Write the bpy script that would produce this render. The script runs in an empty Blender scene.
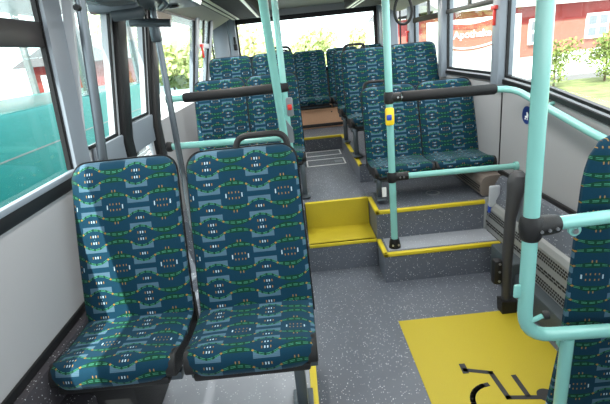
import bpy, bmesh, math, random
from mathutils import Vector, Matrix
random.seed(7)
PI = math.pi
S = bpy.context.scene
C = S.collection
# ------------------------------------------------------------------ camera
F, ROLL, PITCH, H = 445.0, math.radians(5.9), math.atan(153/445.0), 1.6
cp, sp, cr, sr = math.cos(PITCH), math.sin(PITCH), math.cos(ROLL), math.sin(ROLL)
fwd = Vector((0, cp, -sp)); up0 = Vector((0, sp, cp)); rt0 = Vector((1, 0, 0))
ir = cr*rt0 - sr*up0; iu = sr*rt0 + cr*up0
cd = bpy.data.cameras.new('camera'); cam = bpy.data.objects.new('camera', cd); C.objects.link(cam)
cd.sensor_fit = 'HORIZONTAL'; cd.sensor_width = 36; cd.lens = 36*F/610; cd.clip_start = .02; cd.clip_end = 400
m = Matrix((ir, iu, -fwd)).transposed().to_4x4(); m.translation = Vector((0, 0, H)); cam.matrix_world = m
S.camera = cam
# ------------------------------------------------------------------ light
w = bpy.data.worlds.new('sky'); S.world = w; w.use_nodes = True
bg = w.node_tree.nodes['Background']; bg.inputs[0].default_value = (.90, .96, 1, 1); bg.inputs[1].default_value = 3.8
sd = bpy.data.lights.new('sun', 'SUN'); sd.energy = 11; sd.angle = .01; sd.color = (1, .96, .88)
sun = bpy.data.objects.new('sun', sd); C.objects.link(sun)
sun.rotation_euler = Vector((-.20, -.62, .95)).to_track_quat('Z', 'Y').to_euler()
S.view_settings.view_transform = 'Standard'; S.view_settings.look = 'None'; S.view_settings.gamma = 1
S.view_settings.use_curve_mapping = False
S.view_settings.exposure = 0.3

# ------------------------------------------------------------------ materials
M = {}
class NB:
    def __init__(s, t): s.t = t
    def n(s, ty, **k):
        x = s.t.nodes.new(ty)
        for a, b in k.items(): setattr(x, a, b)
        return x
    def l(s, a, b): s.t.links.new(a, b)
    def m(s, op, *a, clamp=False):
        x = s.n('ShaderNodeMath', operation=op); x.use_clamp = clamp
        for i, v in enumerate(a):
            if isinstance(v, (int, float)): x.inputs[i].default_value = v
            else: s.l(v, x.inputs[i])
        return x.outputs[0]
    def mix(s, f, a, b):
        x = s.n('ShaderNodeMix', data_type='RGBA')
        for i, v in ((0, f), (6, a), (7, b)):
            if isinstance(v, (int, float)): x.inputs[i].default_value = v
            elif isinstance(v, tuple): x.inputs[i].default_value = v + (1,)
            else: s.l(v, x.inputs[i])
        return x.outputs[2]
def mat(name, col, rough=.5, metal=0, spec=.5, var=0, vs=40, bump=0, bs=200, coat=0):
    a = bpy.data.materials.new(name); a.use_nodes = True; t = NB(a.node_tree); b = a.node_tree.nodes['Principled BSDF']
    b.inputs['Base Color'].default_value = tuple(col)+(1,); b.inputs['Roughness'].default_value = rough
    b.inputs['Metallic'].default_value = metal; b.inputs['Specular IOR Level'].default_value = spec
    b.inputs['Coat Weight'].default_value = coat
    co = t.n('ShaderNodeTexCoord').outputs['Object']
    if var:
        n = t.n('ShaderNodeTexNoise'); n.inputs['Scale'].default_value = vs; n.inputs['Detail'].default_value = 4; t.l(co, n.inputs['Vector'])
        f = t.m('MULTIPLY_ADD', n.outputs['Fac'], 2.0, -.5, clamp=True)
        t.l(t.mix(f, tuple(c*(1-var) for c in col), tuple(min(1, c*(1+var)) for c in col)), b.inputs['Base Color'])
    if bump:
        n = t.n('ShaderNodeTexNoise'); n.inputs['Scale'].default_value = bs; t.l(co, n.inputs['Vector'])
        bp = t.n('ShaderNodeBump'); bp.inputs['Strength'].default_value = bump; bp.inputs['Distance'].default_value = .002
        t.l(n.outputs['Fac'], bp.inputs['Height']); t.l(bp.outputs[0], b.inputs['Normal'])
    M[name] = a; return a
def speckle(name, base, dens=.28, rough=.45, light=(.75, .78, .8), sc=110):
    a = mat(name, base, rough); t = NB(a.node_tree); b = a.node_tree.nodes['Principled BSDF']
    co = t.n('ShaderNodeTexCoord').outputs['Object']
    v = t.n('ShaderNodeTexVoronoi'); v.inputs['Scale'].default_value = sc; t.l(co, v.inputs['Vector'])
    near = t.m('LESS_THAN', v.outputs['Distance'], .27)
    sep = t.n('ShaderNodeSeparateColor'); t.l(v.outputs['Color'], sep.inputs[0])
    on = t.m('MULTIPLY', near, t.m('LESS_THAN', sep.outputs[0], dens))
    lum = t.m('MULTIPLY', on, t.m('MULTIPLY_ADD', sep.outputs[1], .7, .3))
    n = t.n('ShaderNodeTexNoise'); n.inputs['Scale'].default_value = 7; t.l(co, n.inputs['Vector'])
    c0 = t.mix(n.outputs['Fac'], tuple(c*.85 for c in base), tuple(c*1.15 for c in base))
    t.l(t.mix(lum, c0, light), b.inputs['Base Color'])
    return a
speckle('floor_speckle', (.105, .118, .145))
speckle('floor_speckle_dark', (.045, .042, .05), dens=.35)
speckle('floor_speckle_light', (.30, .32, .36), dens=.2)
mat('floor_yellow', (.43, .34, .014), .55, var=.08, vs=300, bump=.3, bs=400)
mat('nosing_yellow', (.62, .49, .02), .4)
mat('teal', (.21, .49, .45), .22, coat=.4)
mat('wall_grey', (.31, .312, .325), .55, var=.04, vs=400)
mat('frame_grey', (.20, .23, .27), .35, spec=.6)
mat('frame_light', (.45, .48, .52), .35)
mat('frame_dark', (.022, .020, .020), .4)
mat('rubber', (.008, .008, .009), .45, spec=.3)
mat('plastic', (.013, .013, .014), .5, spec=.3, bump=.4, bs=500)
mat('plastic_grey', (.16, .18, .2), .45)
mat('slate', (.05, .065, .075), .5, bump=.3, bs=500)
mat('pad', (.010, .010, .011), .6, spec=.3, bump=.5, bs=600)
mat('steel', (.45, .46, .48), .3, .9)
mat('gunmetal', (.09, .11, .125), .35, .6)
mat('bar_grey', (.12, .14, .16), .25, .5)
mat('heater', (.30, .31, .31), .4, .3)
mat('hole', (.01, .01, .01), .8)
mat('ceiling', (.25, .25, .22), .6, var=.04, vs=20)
mat('cove', (.50, .47, .38), .6)
mat('arm', (.04, .04, .044), .5, bump=.4, bs=600)
mat('heater_brown', (.20, .17, .15), .5)
mat('hatch_olive', (.028, .026, .018), .7, spec=.1)
mat('strip_lamp', (.70, .70, .45), .3)
mat('carpet_brown_lit', (.72, .43, .27), .9, var=.25, vs=300)  # brown brightened: the light on the bench box is put into its colour
mat('white', (.85, .86, .86), .4)
mat('blue', (.015, .06, .38), .35)
mat('navy', (.01, .03, .16), .35)
mat('red', (.60, .03, .02), .35)
mat('btn_yellow', (.85, .60, .02), .35)
mat('mark_black', (.02, .02, .022), .6)
mat('bus_teal', (.004, .23, .22), .4, spec=.3)
mat('bus_white', (.22, .25, .26), .4)
mat('asphalt', (.12, .12, .12), .9, var=.1)
mat('trunk', (.16, .11, .07), .9, var=.3)
mat('roof_grey', (.16, .16, .17), .7)
mat('house_red', (.24, .022, .018), .8, var=.08, vs=3)
mat('house_red_pale', (.32, .12, .085), .8, var=.06, vs=3)  # paler red with glare mixed into the colour
mat('house_white', (.80, .80, .76), .8)
mat('sign_red', (.22, .03, .025), .5)
mat('grass', (.15, .18, .06), .9, var=.5, vs=2.5)
for n_, c_ in (('leaf', (.50, .56, .24)), ('leaf_yellow', (.70, .70, .36)), ('leaf_dark', (.06, .12, .05)), ('leaf_bush', (.20, .26, .06))):
    mat(n_, c_, .7, var=.35, vs=1.5)
def glass(name, tint=(.93, .97, .96), refl=.03):
    a = bpy.data.materials.new(name); a.use_nodes = True; t = NB(a.node_tree); t.t.nodes.clear()
    o = t.n('ShaderNodeOutputMaterial'); tr = t.n('ShaderNodeBsdfTransparent'); g = t.n('ShaderNodeBsdfGlossy')
    tr.inputs[0].default_value = tint+(1,); g.inputs['Roughness'].default_value = .02; g.inputs[0].default_value = (1, 1, 1, 1)
    fr = t.n('ShaderNodeLayerWeight'); fr.inputs[0].default_value = .25
    mx = t.n('ShaderNodeMixShader'); t.l(t.m('MULTIPLY', fr.outputs['Fresnel'], refl*4, clamp=True), mx.inputs[0])
    t.l(tr.outputs[0], mx.inputs[1]); t.l(g.outputs[0], mx.inputs[2]); t.l(mx.outputs[0], o.inputs[0]); M[name] = a
glass('glass'); glass('glass_dark', (.55, .62, .62))
# woven seat fabric, drawn in the metre UVs of each cushion
def fabric():
    a = mat('fabric', (.01, .1, .16), .85, spec=.2); t = NB(a.node_tree); b = a.node_tree.nodes['Principled BSDF']
    uv = t.n('ShaderNodeUVMap'); uv.uv_map = 'uv'; sx = t.n('ShaderNodeSeparateXYZ'); t.l(uv.outputs[0], sx.inputs[0])
    PX, PY = .195, .242
    px = t.m('DIVIDE', sx.outputs[0], PX); py = t.m('DIVIDE', sx.outputs[1], PY)
    cx = t.m('SUBTRACT', t.m('FRACT', px), .5)                         # -.5..5
    ax = t.m('ABSOLUTE', cx)
    fy = t.m('SUBTRACT', t.m('FRACT', py), .5)
    d = t.m('MULTIPLY', t.m('ABSOLUTE', fy), 260)                      # 0..130
    X = t.m('MULTIPLY', ax, 220)                                       # 0..110
    cosx = t.m('COSINE', t.m('MULTIPLY', cx, 2*PI))
    def band(v, lo, hi): return t.m('MULTIPLY', t.m('GREATER_THAN', v, lo), t.m('LESS_THAN', v, hi))
    def line(c, amp, hw):
        return t.m('LESS_THAN', t.m('ABSOLUTE', t.m('SUBTRACT', d, t.m('MULTIPLY_ADD', cosx, amp, c))), hw)
    inx = t.m('LESS_THAN', X, 53)
    base = (.0008, .023, .044)
    col = t.mix(0.0, base, base)
    # darker weave bands
    wv = t.n('ShaderNodeTexNoise'); wv.inputs['Scale'].default_value = 260; t.l(uv.outputs[0], wv.inputs['Vector'])
    col = t.mix(t.m('MULTIPLY', wv.outputs['Fac'], .55), col, (.002, .042, .085))
    # grey blue blocks beyond the arcs
    cpos = t.m('MAXIMUM', cosx, 0.0); cneg = t.m('MINIMUM', cosx, 0.0)
    def off(c, v): return t.m('SUBTRACT', d, t.m('ADD', t.m('MULTIPLY_ADD', cpos, 20, c), t.m('MULTIPLY', cneg, 7)))
    o1 = off(22, 0); o2 = off(85, 0)
    r1 = t.m('MULTIPLY', t.m('GREATER_THAN', o1, 3), t.m('LESS_THAN', d, 55))
    r2 = t.m('MULTIPLY', t.m('GREATER_THAN', o2, 3), t.m('LESS_THAN', d, 119))
    inx = t.m('LESS_THAN', X, 50)
    st = t.m('GREATER_THAN', t.m('FRACT', t.m('MULTIPLY', py, 40)), .4)
    rect = t.m('MULTIPLY', t.m('MAXIMUM', r1, r2), inx)
    col = t.mix(t.m('MULTIPLY', rect, t.m('MULTIPLY_ADD', st, .2, .8)), col, (.062, .125, .18))
    gw = t.m('MULTIPLY_ADD', cneg, -8, 4.5)
    g = t.m('MAXIMUM', t.m('LESS_THAN', t.m('ABSOLUTE', o1), gw), t.m('LESS_THAN', t.m('ABSOLUTE', o2), gw))
    col = t.mix(g, col, (.0008, .034, .018))
    def dbl(o): return t.m('LESS_THAN', t.m('ABSOLUTE', t.m('SUBTRACT', t.m('ABSOLUTE', o), 2.6)), .8)
    g2 = t.m('MAXIMUM', dbl(o1), dbl(o2))
    dash = t.m('LESS_THAN', t.m('FRACT', t.m('MULTIPLY', px, 8)), .7)
    col = t.mix(t.m('MULTIPLY', g2, dash), col, (.06, .26, .17))
    # orange arrow heads at the block corners
    def diamond(x0, y0, rx, ry):
        return t.m('LESS_THAN', t.m('ADD', t.m('DIVIDE', t.m('ABSOLUTE', t.m('SUBTRACT', X, x0)), rx), t.m('DIVIDE', t.m('ABSOLUTE', t.m('SUBTRACT', d, y0)), ry)), 1)
    o = t.m('MAXIMUM', diamond(51, 24, 6, 5), diamond(51, 87, 6, 5))
    col = t.mix(o, col, (.26, .14, .03))
    # little woven ticks
    def tick(xa, xb, ya, yb): return t.m('MULTIPLY', band(X, xa, xb), band(d, ya, yb))
    wh = t.m('MAXIMUM', tick(3, 8, 9, 19), tick(3, 8, 71, 81))
    wh = t.m('MAXIMUM', wh, t.m('MAXIMUM', tick(72, 77, 121, 130), tick(0, 1, 0, 1)))
    col = t.mix(wh, col, (.34, .45, .52))
    og = t.m('MAXIMUM', t.m('MAXIMUM', tick(15, 19, 9, 19), tick(15, 19, 71, 81)), t.m('MAXIMUM', tick(86, 90, 114, 122), tick(100, 104, 114, 122)))
    og = t.m('MAXIMUM', og, tick(101, 105, 58, 68))
    col = t.mix(og, col, (.24, .14, .05))
    t.l(col, b.inputs['Base Color'])
    b.inputs['Sheen Weight'].default_value = .12; b.inputs['Sheen Roughness'].default_value = .4; b.inputs['Sheen Tint'].default_value = (.6, .8, .9, 1)
    bp = t.n('ShaderNodeBump'); bp.inputs['Strength'].default_value = .3; bp.inputs['Distance'].default_value = .001
    t.l(wv.outputs['Fac'], bp.inputs['Height']); t.l(bp.outputs[0], b.inputs['Normal'])
fabric()

# ------------------------------------------------------------------ helpers
def tag(o, label=None, cat=None, group=None, kind=None):
    if label: o['label'] = label
    if cat: o['category'] = cat
    if group: o['group'] = group
    if kind: o['kind'] = kind
    return o
def empty(name, loc=(0, 0, 0), **k):
    o = bpy.data.objects.new(name, None); o.empty_display_size = .1; o.location = loc; C.objects.link(o); return tag(o, **k)
def obj(name, bm, ma, parent=None, smooth=True, world=True, angle=35):
    bmesh.ops.recalc_face_normals(bm, faces=bm.faces)
    if parent is not None and world:
        p = Vector(parent.location); q = parent.parent
        while q is not None: p += Vector(q.location); q = q.parent
        bmesh.ops.translate(bm, verts=bm.verts, vec=-p)
        loc = None
    me = bpy.data.meshes.new(name); bm.to_mesh(me); bm.free()
    if smooth:
        me.polygons.foreach_set('use_smooth', [True]*len(me.polygons)); me.set_sharp_from_angle(angle=math.radians(angle))
    me.materials.append(M[ma]); o = bpy.data.objects.new(name, me); C.objects.link(o)
    if parent is not None: o.parent = parent
    return o
def box(bm, x0, x1, y0, y1, z0, z1, bev=0, seg=2, rot=None, about=None):
    r = bmesh.ops.create_cube(bm, size=1); vs = r['verts']
    for v in vs: v.co = Vector((x0+(v.co.x+.5)*(x1-x0), y0+(v.co.y+.5)*(y1-y0), z0+(v.co.z+.5)*(z1-z0)))
    if bev:
        es = list({e for v in vs for e in v.link_edges})
        r = bmesh.ops.bevel(bm, geom=es, offset=bev, segments=seg, profile=.5, affect='EDGES'); vs = list({v for f in r['faces'] for v in f.verts} | {v for v in vs if v.is_valid})
    if rot is not None: bmesh.ops.rotate(bm, verts=vs, cent=about or Vector(((x0+x1)/2, (y0+y1)/2, (z0+z1)/2)), matrix=rot)
    return vs
def B(*a, **k): bm = bmesh.new(); box(bm, *a, **k); return bm
def prism(bm, pts, axis, a, b):
    def P(p, t):
        return {'x': (t, p[0], p[1]), 'y': (p[0], t, p[1]), 'z': (p[0], p[1], t)}[axis]
    A = [bm.verts.new(P(p, a)) for p in pts]; Bv = [bm.verts.new(P(p, b)) for p in pts]; n = len(pts)
    bm.faces.new(A); bm.faces.new(Bv[::-1])
    for i in range(n): bm.faces.new((A[i], A[(i+1) % n], Bv[(i+1) % n], Bv[i]))
def PR(*a): bm = bmesh.new(); prism(bm, *a); return bm
def fillet(pts, r, n=6):
    pts = [Vector(p) for p in pts]; out = [pts[0]]
    for i in range(1, len(pts)-1):
        a, b, c = pts[i-1], pts[i], pts[i+1]; u = (a-b).normalized(); v = (c-b).normalized()
        rr = min(r, (a-b).length*.49, (c-b).length*.49)
        p, q = b+u*rr, b+v*rr
        for k in range(n+1):
            t = k/n; out.append(p*(1-t)**2 + b*2*t*(1-t) + q*t*t)
    out.append(pts[-1]); return out
def tube(bm, pts, r, n=14, fil=0, cap=True, sx=1.0, closed=False):
    pts = fillet(pts, fil) if fil else [Vector(p) for p in pts]
    rs = r if isinstance(r, (list, tuple)) else [r]*len(pts)
    rings = []; prev = None
    for i, p in enumerate(pts):
        if closed: t = (pts[(i+1) % len(pts)]-pts[i-1]).normalized()
        else: t = ((pts[min(i+1, len(pts)-1)]-p).normalized() + (p-pts[max(i-1, 0)]).normalized()).normalized()
        if prev is None:
            ref = Vector((0, 0, 1)) if abs(t.z) < .9 else Vector((1, 0, 0)); u = t.cross(ref).normalized()
        else: u = (prev - t*prev.dot(t)).normalized()
        prev = u; v = t.cross(u)
        rings.append([bm.verts.new(p + rs[min(i, len(rs)-1)]*(sx*u*math.cos(2*PI*k/n)+v*math.sin(2*PI*k/n))) for k in range(n)])
    R = list(zip(rings, rings[1:])) + ([(rings[-1], rings[0])] if closed else [])
    for a, b in R:
        for k in range(n): bm.faces.new((a[k], a[(k+1) % n], b[(k+1) % n], b[k]))
    if cap and not closed: bm.faces.new(rings[0][::-1]); bm.faces.new(rings[-1])
def T(*a, **k): bm = bmesh.new(); tube(bm, *a, **k); return bm
def disk(bm, c, r, th, axis='z', n=24):
    c = Vector(c); d = {'x': Vector((1, 0, 0)), 'y': Vector((0, 1, 0)), 'z': Vector((0, 0, 1))}[axis]
    tube(bm, [c-d*th/2, c+d*th/2], r, n)
def D(*a, **k): bm = bmesh.new(); disk(bm, *a, **k); return bm
def ball(bm, c, r, sc=(1, 1, 1)):
    q = bmesh.ops.create_uvsphere(bm, u_segments=16, v_segments=10, radius=1)
    for v in q['verts']: v.co = Vector((c[0]+v.co.x*r*sc[0], c[1]+v.co.y*r*sc[1], c[2]+v.co.z*r*sc[2]))
def struct(name, bm, ma, parent=None, label=None, **k):
    o = obj(name, bm, ma, parent, **k)
    if parent is None: o['kind'] = 'structure'
    if label: o['label'] = label
    return o
def textmesh(name, s, size, ma, parent, M4, shear=0, depth=.004):
    c = bpy.data.curves.new(name, 'FONT'); c.body = s; c.size = size; c.extrude = depth; c.shear = shear; c.align_x = 'CENTER'; c.offset = size*.02
    o = bpy.data.objects.new(name, c); C.objects.link(o)
    me = bpy.data.meshes.new_from_object(o.evaluated_get(bpy.context.evaluated_depsgraph_get())); bpy.data.objects.remove(o)
    me.materials.clear(); me.materials.append(M[ma]); o = bpy.data.objects.new(name, me); C.objects.link(o)
    o.parent = parent; o.matrix_local = M4; return o

XL, XR, YB = -1.0, 1.45, 6.42     # bus walls
# ------------------------------------------------------------------ floor, platforms and steps
struct('floor', B(XL, XR, -1.2, 3.4, -.04, 0), 'floor_speckle')
bm = bmesh.new()
box(bm, .505, XR, 2.745, 3.02, 0, .22)                      # low right step
struct('floor', bm, 'floor_speckle')
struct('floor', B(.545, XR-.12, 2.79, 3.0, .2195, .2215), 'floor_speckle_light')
struct('floor', B(.505, XR, 3.0, 3.76, 0, .437), 'floor_speckle')
struct('floor', B(-.01, .503, 3.01, 3.34, 0, .218), 'floor_speckle')
struct('floor', B(-.01, .505, 3.34, 5.2, 0, .435), 'floor_speckle')
struct('floor', B(.505, XR, 3.76, YB, 0, .60), 'floor_speckle')
struct('floor', B(XL, -.01, 3.9, YB, 0, .60), 'floor_speckle')
struct('floor', B(XL, -.01, 3.2, 3.9, 0, .437), 'floor_speckle')
struct('floor', B(-.01, .505, 5.2, YB, 0, .60), 'floor_speckle')
bm = bmesh.new()
box(bm, .0, .50, 3.012, 3.335, .218, .224)
box(bm, .0, .50, 3.325, 3.338, .22, .437)
struct('floor', bm, 'floor_yellow', label='yellow lower aisle step')
struct('floor', B(XL, -.045, -.6, 1.98, 0, .20), 'floor_speckle')
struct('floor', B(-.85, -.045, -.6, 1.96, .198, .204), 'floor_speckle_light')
struct('floor', B(XL, -.85, -.6, 1.96, .19, .47, bev=.02), 'floor_speckle_dark', label='dark speckled wheel arch cover')
def nosing(n, pts, w=.014, h=.012):
    bm = bmesh.new()
    tube(bm, pts, w, 8, sx=1, fil=.0)
    struct('trim_%d' % n, bm, 'nosing_yellow')
def strip(n, x0, x1, y0, y1, z, h=.006):
    struct('trim_%d' % n, B(x0, x1, y0, y1, z-.012, z+h, bev=.004), 'nosing_yellow')
N = .032
def L(n, a, b, z, bottom=False):
    bm = bmesh.new(); 
    for (x0, x1, y0, y1) in a: box(bm, x0, x1, y0, y1, z-.022, z+.004, bev=.005)
    struct('trim_%d' % n, bm, 'nosing_yellow')
L(1, [(.499, XR-.13, 2.738, 2.738+N), (.499, .499+N, 2.738, 3.0)], 0, .22)
L(2, [(.499, XR-.13, 2.993, 2.993+N), (.499, .499+N, 2.993, 3.34)], 0, .437)
L(3, [(0, .50, 3.005, 3.005+N)], 0, .22)
L(4, [(0, .50, 3.328, 3.328+N)], 0, .437)
L(5, [(.499, .499+N, 3.76, 5.2+N), (-.01, .53, 5.193, 5.193+N)], 0, .60)
L(6, [(-.036, -.004, 3.9, 5.2)], 0, .60)
L(7, [(-.06, -.028, -.6, 1.985)], 0, .204)
# ------------------------------------------------------------------ walls
def wall_box(name, x0, x1, y0, y1, z0, z1, ma='wall_grey'): return struct(name, B(x0, x1, y0, y1, z0, z1), ma)
T1 = .06
# left wall: front section, door gap Y 2.12..3.22, rear section
wall_box('wall_left', XL-T1, XL, -1.2, 1.93, .0, 1.135)
wall_box('wall_left', XL-T1, XL, 3.22, YB, .0, 1.20)
wall_box('wall_left', XL-T1, XL, -1.2, 2.0, 1.96, 2.25)
wall_box('wall_left', XL-T1, XL, 2.0, YB, 1.96, 2.25)
struct('trim_18', B(XL-.022, XL+.004, 1.922, 1.93, 1.2, 1.96), 'rubber')
wall_box('wall_left', XL-.02, XL+.02, 1.93, 2.07, 0, 2.05, 'frame_grey')
# black seal strips on the left
struct('trim_8', B(XL-.005, XL+.012, -1.2, 1.93, 1.125, 1.175, bev=.004), 'rubber')
struct('trim_9', B(XL-.01, XL+.018, -1.2, 1.93, 1.175, 1.20, bev=.006), 'frame_grey')
struct('baseboard_left', B(XL, XL+.012, -1.2, 1.9, .625, .66, bev=.004), 'rubber')
struct('baseboard_left', B(XL, XL+.04, -1.2, 1.93, .44, .625), 'floor_speckle_dark')
# right wall with a sill that dips towards the front
sill = [(-1.2, .98), (1.4, 1.02), (2.05, 1.12), (2.55, 1.185), (3.18, 1.23), (3.4, 1.235), (YB, 1.24)]
bm = bmesh.new(); prism(bm, [(-1.2, 0)]+sill+[(YB, 0)], 'x', XR, XR+T1); struct('wall_right', bm, 'wall_grey')
wall_box('wall_right', XR, XR+T1, -1.2, YB, 1.96, 2.25)
def ribbon(name, o0, o1, x0, x1, ma, y0=-1.2, y1=YB):
    pts = [p for p in sill if y0 <= p[0] <= y1]
    bm = bmesh.new(); prism(bm, [(y, z+o0) for y, z in pts]+[(y, z+o1) for y, z in reversed(pts)], 'x', x0, x1)
    return struct(name, bm, ma)
ribbon('trim_10', .012, .04, XR-.014, XR+T1, 'rubber')
ribbon('trim_11', .04, .052, XR+.0, XR+.03, 'frame_light')
ribbon('trim_12', .052, .07, XR, XR+.03, 'rubber')
for y in (3.14, 4.0):
    struct('trim_13', B(XR-.004, XR+.01, y-.006, y+.006, .44, 1.225), 'rubber')
# rear wall
wall_box('wall_rear', XL, XR, YB, YB+T1, 0, 1.30)
wall_box('wall_rear', XL, XR, YB, YB+T1, 2.02, 2.25)
wall_box('wall_rear', XL, -.67, YB, YB+T1, 1.30, 2.02)
wall_box('wall_rear', 1.19, XR, YB, YB+T1, 1.30, 2.02)
struct('trim_14', B(-.78, -.68, 6.30, YB, .6, 2.1, bev=.02), 'frame_grey', label='grey rear corner column')
struct('trim_15', B(XL, -.78, 6.31, YB, .6, 2.1, bev=.02), 'frame_grey')
struct('trim_16', B(1.22, XR, 6.2, YB, .6, 2.1, bev=.03), 'frame_grey')
wall_box('wall_front', XL, XR, -1.26, -1.2, 0, 1.15)
wall_box('wall_front', XL, XR, -1.26, -1.2, 1.98, 2.25)
# ceiling
struct('ceiling', B(XL, XR, -1.2, YB+.05, 2.12, 2.25), 'ceiling')
struct('ceiling', PR([(XL, 1.93), (XL+.06, 1.93), (XL+.34, 2.06), (XL+.34, 2.13), (XL, 2.13)], 'y', -1.2, 6.1), 'cove')
struct('ceiling', PR([(XR, 1.93), (XR-.06, 1.93), (XR-.34, 2.06), (XR-.34, 2.13), (XR, 2.13)], 'y', -1.2, 6.1), 'cove')
def ceiling_panel(x0, x1, s, label):
    r = empty('ceiling_duct', ((x0+x1)/2, 3.5, 2.0), label=label, cat='ceiling panel')
    obj('panel', B(x0, x1, .6, 5.72, 2.0, 2.12, bev=.01), 'hatch_olive', r)
    for k in range(2):
        a = (x0+.03+.055*k) if s < 0 else (x0+.02+.055*k)
        obj('light_strip', B(a, a+.028, .7, 5.68, 1.992, 2.002, bev=.003), 'strip_lamp', r)
    strip_light(r, (x0+x1)/2, 0)
    xx = x1-.03
    if s < 0: obj('light_strip', B(xx-.028, xx, .7, 5.68, 1.992, 2.002, bev=.003), 'strip_lamp', r)
def strip_light(o, x, n):
    for k in range(3):
        ld = bpy.data.lights.new('strip_light', 'AREA'); ld.shape = 'RECTANGLE'; ld.size = .07; ld.size_y = 1.6; ld.energy = LAMP; ld.color = (1, .98, .93)
        lo = bpy.data.objects.new('strip_light', ld); C.objects.link(lo); lo.parent = o; lo.location = (x-o.location.x, 1.5+1.7*k-o.location.y, 1.985-o.location.z)
LAMP = 13
ceiling_panel(-.66, -.28, -1, 'long dark olive ceiling duct with pale light strips over the left seats')
ceiling_panel(.70, 1.13, 1, 'dark olive ceiling duct with twin light strips over the right seats')
# ------------------------------------------------------------------ windows
wn = [0]
def window(y0, y1, z0, z1, side, bar=None, ma='frame_grey', mull=(), roller=None, tilt=None):
    wn[0] += 1; X = XL if side == 'l' else XR; s = -1 if side == 'l' else 1
    r = empty('window_%d' % wn[0], (X, (y0+y1)/2, z0), kind='structure')
    f = .014; xa, xb = sorted((X-s*.0, X+s*.018))
    bm = bmesh.new()
    zl = (lambda y: z0) if tilt is None else tilt
    prism(bm, [(y0, zl(y0)), (y0+f, zl(y0)), (y0+f, z1), (y0, z1)], 'x', xa, xb)
    prism(bm, [(y1-f, zl(y1)), (y1, zl(y1)), (y1, z1), (y1-f, z1)], 'x', xa, xb)
    box(bm, xa, xb, y0, y1, z1-f, z1)
    obj('window_frame', bm, 'rubber', r, smooth=False)
    g = X+s*.012
    obj('pane', PR([(y0, zl(y0)), (y1, zl(y1)), (y1, z1), (y0, z1)], 'x', g-.002, g+.002), 'glass', r, smooth=False)
    if bar:
        obj('transom', B(xa-.012, xb, y0, y1, bar[0], bar[1], bev=.005), bar[2], r)
        for y in mull: obj('mullion', B(xa, xb, y-.02, y+.02, bar[1], z1), 'frame_dark', r)
    return r
def pillar(y0, y1, side, z0, z1, ma='frame_grey', d=.05):
    X = XL if side == 'l' else XR; s = 1 if side == 'l' else -1
    xa, xb = sorted((X-s*T1, X+s*d)); struct('trim_20', B(xa, xb, y0, y1, z0, z1, bev=.012), ma)
window(-1.2, 1.93, 1.2, 1.96, 'l', (1.705, 1.80, 'frame_dark'))
window(3.26, 4.60, 1.20, 1.96, 'l')
window(4.72, 5.28, 1.20, 2.0, 'l', (1.70, 1.75, 'frame_light'), mull=(5.0,))
window(5.38, 6.3, 1.20, 2.0, 'l')
pillar(4.60, 4.72, 'l', 1.18, 2.0, d=.012); pillar(5.28, 5.38, 'l', 1.18, 2.0, d=.012); pillar(3.14, 3.26, 'l', 0, 2.05, 'frame_dark', d=.03)
def zs(y):
    for (a, b), (c, d) in zip(sill, sill[1:]):
        if a <= y <= c: return b+.06+(d-b)*(y-a)/(c-a)
    return sill[-1][1]+.06
bmw = window(-1.2, 3.12, 1.04, 1.96, 'r', tilt=zs)
window(3.24, 4.30, 1.29, 1.96, 'r', (1.765, 1.80, 'frame_dark'), mull=(3.8,))
window(4.42, 5.44, 1.29, 1.96, 'r', (1.75, 1.80, 'hatch_olive'), mull=(4.9,))
window(5.56, 6.15, 1.29, 1.96, 'r')
pillar(3.12, 3.24, 'r', 1.22, 2.0); pillar(4.30, 4.42, 'r', 1.22, 2.0); pillar(5.44, 5.56, 'r', 1.22, 2.0)
r = empty('window_9', (.4, YB, 1.3), kind='structure')
bm = bmesh.new()
for a in ((-.69, 1.21, 1.98, 2.04), (-.69, 1.21, 1.28, 1.33), (-.69, -.66, 1.3, 2.02), (1.17, 1.21, 1.3, 2.02)):
    box(bm, a[0], a[1], YB-.012, YB+.02, a[2], a[3])
obj('window_frame', bm, 'rubber', r, smooth=False)
obj('pane', B(-.67, 1.19, YB+.02, YB+.024, 1.3, 2.02), 'glass', r, smooth=False)

# ------------------------------------------------------------------ door (two folding leaves)
dr = empty('door_1', (XL, 2.12, 0), kind='structure')
def leaf(y0, y1, zg, zt=1.90):
    f = obj('door_leaf', B(XL-.04, XL-.005, y0, y0+.03, .04, 1.98), 'frame_light', dr)
    bm = bmesh.new(); xa, xb = XL-.045, XL-.005
    box(bm, xa, xb, y0, y0+.02, .04, 1.98); box(bm, xa, xb, y1-.05, y1, .04, 1.98)
    box(bm, xa, xb, y0+.03, y1-.05, 1.90, 1.98); box(bm, xa, xb, y0+.03, y1-.05, .04, .12)
    box(bm, xa, xb, y0+.03, y1-.05, zg-.14, zg-.0)
    bpy.data.objects.remove(f)
    f = obj('door_leaf', bm, 'frame_light', dr, smooth=False)
    obj('pane', B(XL-.026, XL-.022, y0+.03, y1-.05, zg, 1.90), 'glass', f, smooth=False)
    obj('lower_pane', B(XL-.026, XL-.022, y0+.03, y1-.05, .12, zg-.14), 'glass', f, smooth=False)
    bm = bmesh.new()
    box(bm, XL-.008, XL+.004, y0+.03, y1-.05, zg-.005, zg+.012); box(bm, XL-.008, XL+.004, y1-.062, y1-.05, zg, 1.9)
    obj('glazing_seal', bm, 'rubber', f, smooth=False)
    return f
lf1 = leaf(2.08, 2.53, 1.25); lf2 = leaf(2.66, 3.10, 1.29)
obj('edge_seal', B(XL-.05, XL+.03, 2.53, 2.66, .04, 1.98, bev=.02), 'rubber', dr)
obj('edge_seal', B(XL-.05, XL+.01, 3.10, 3.15, .04, 1.98, bev=.015), 'rubber', dr)
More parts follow.
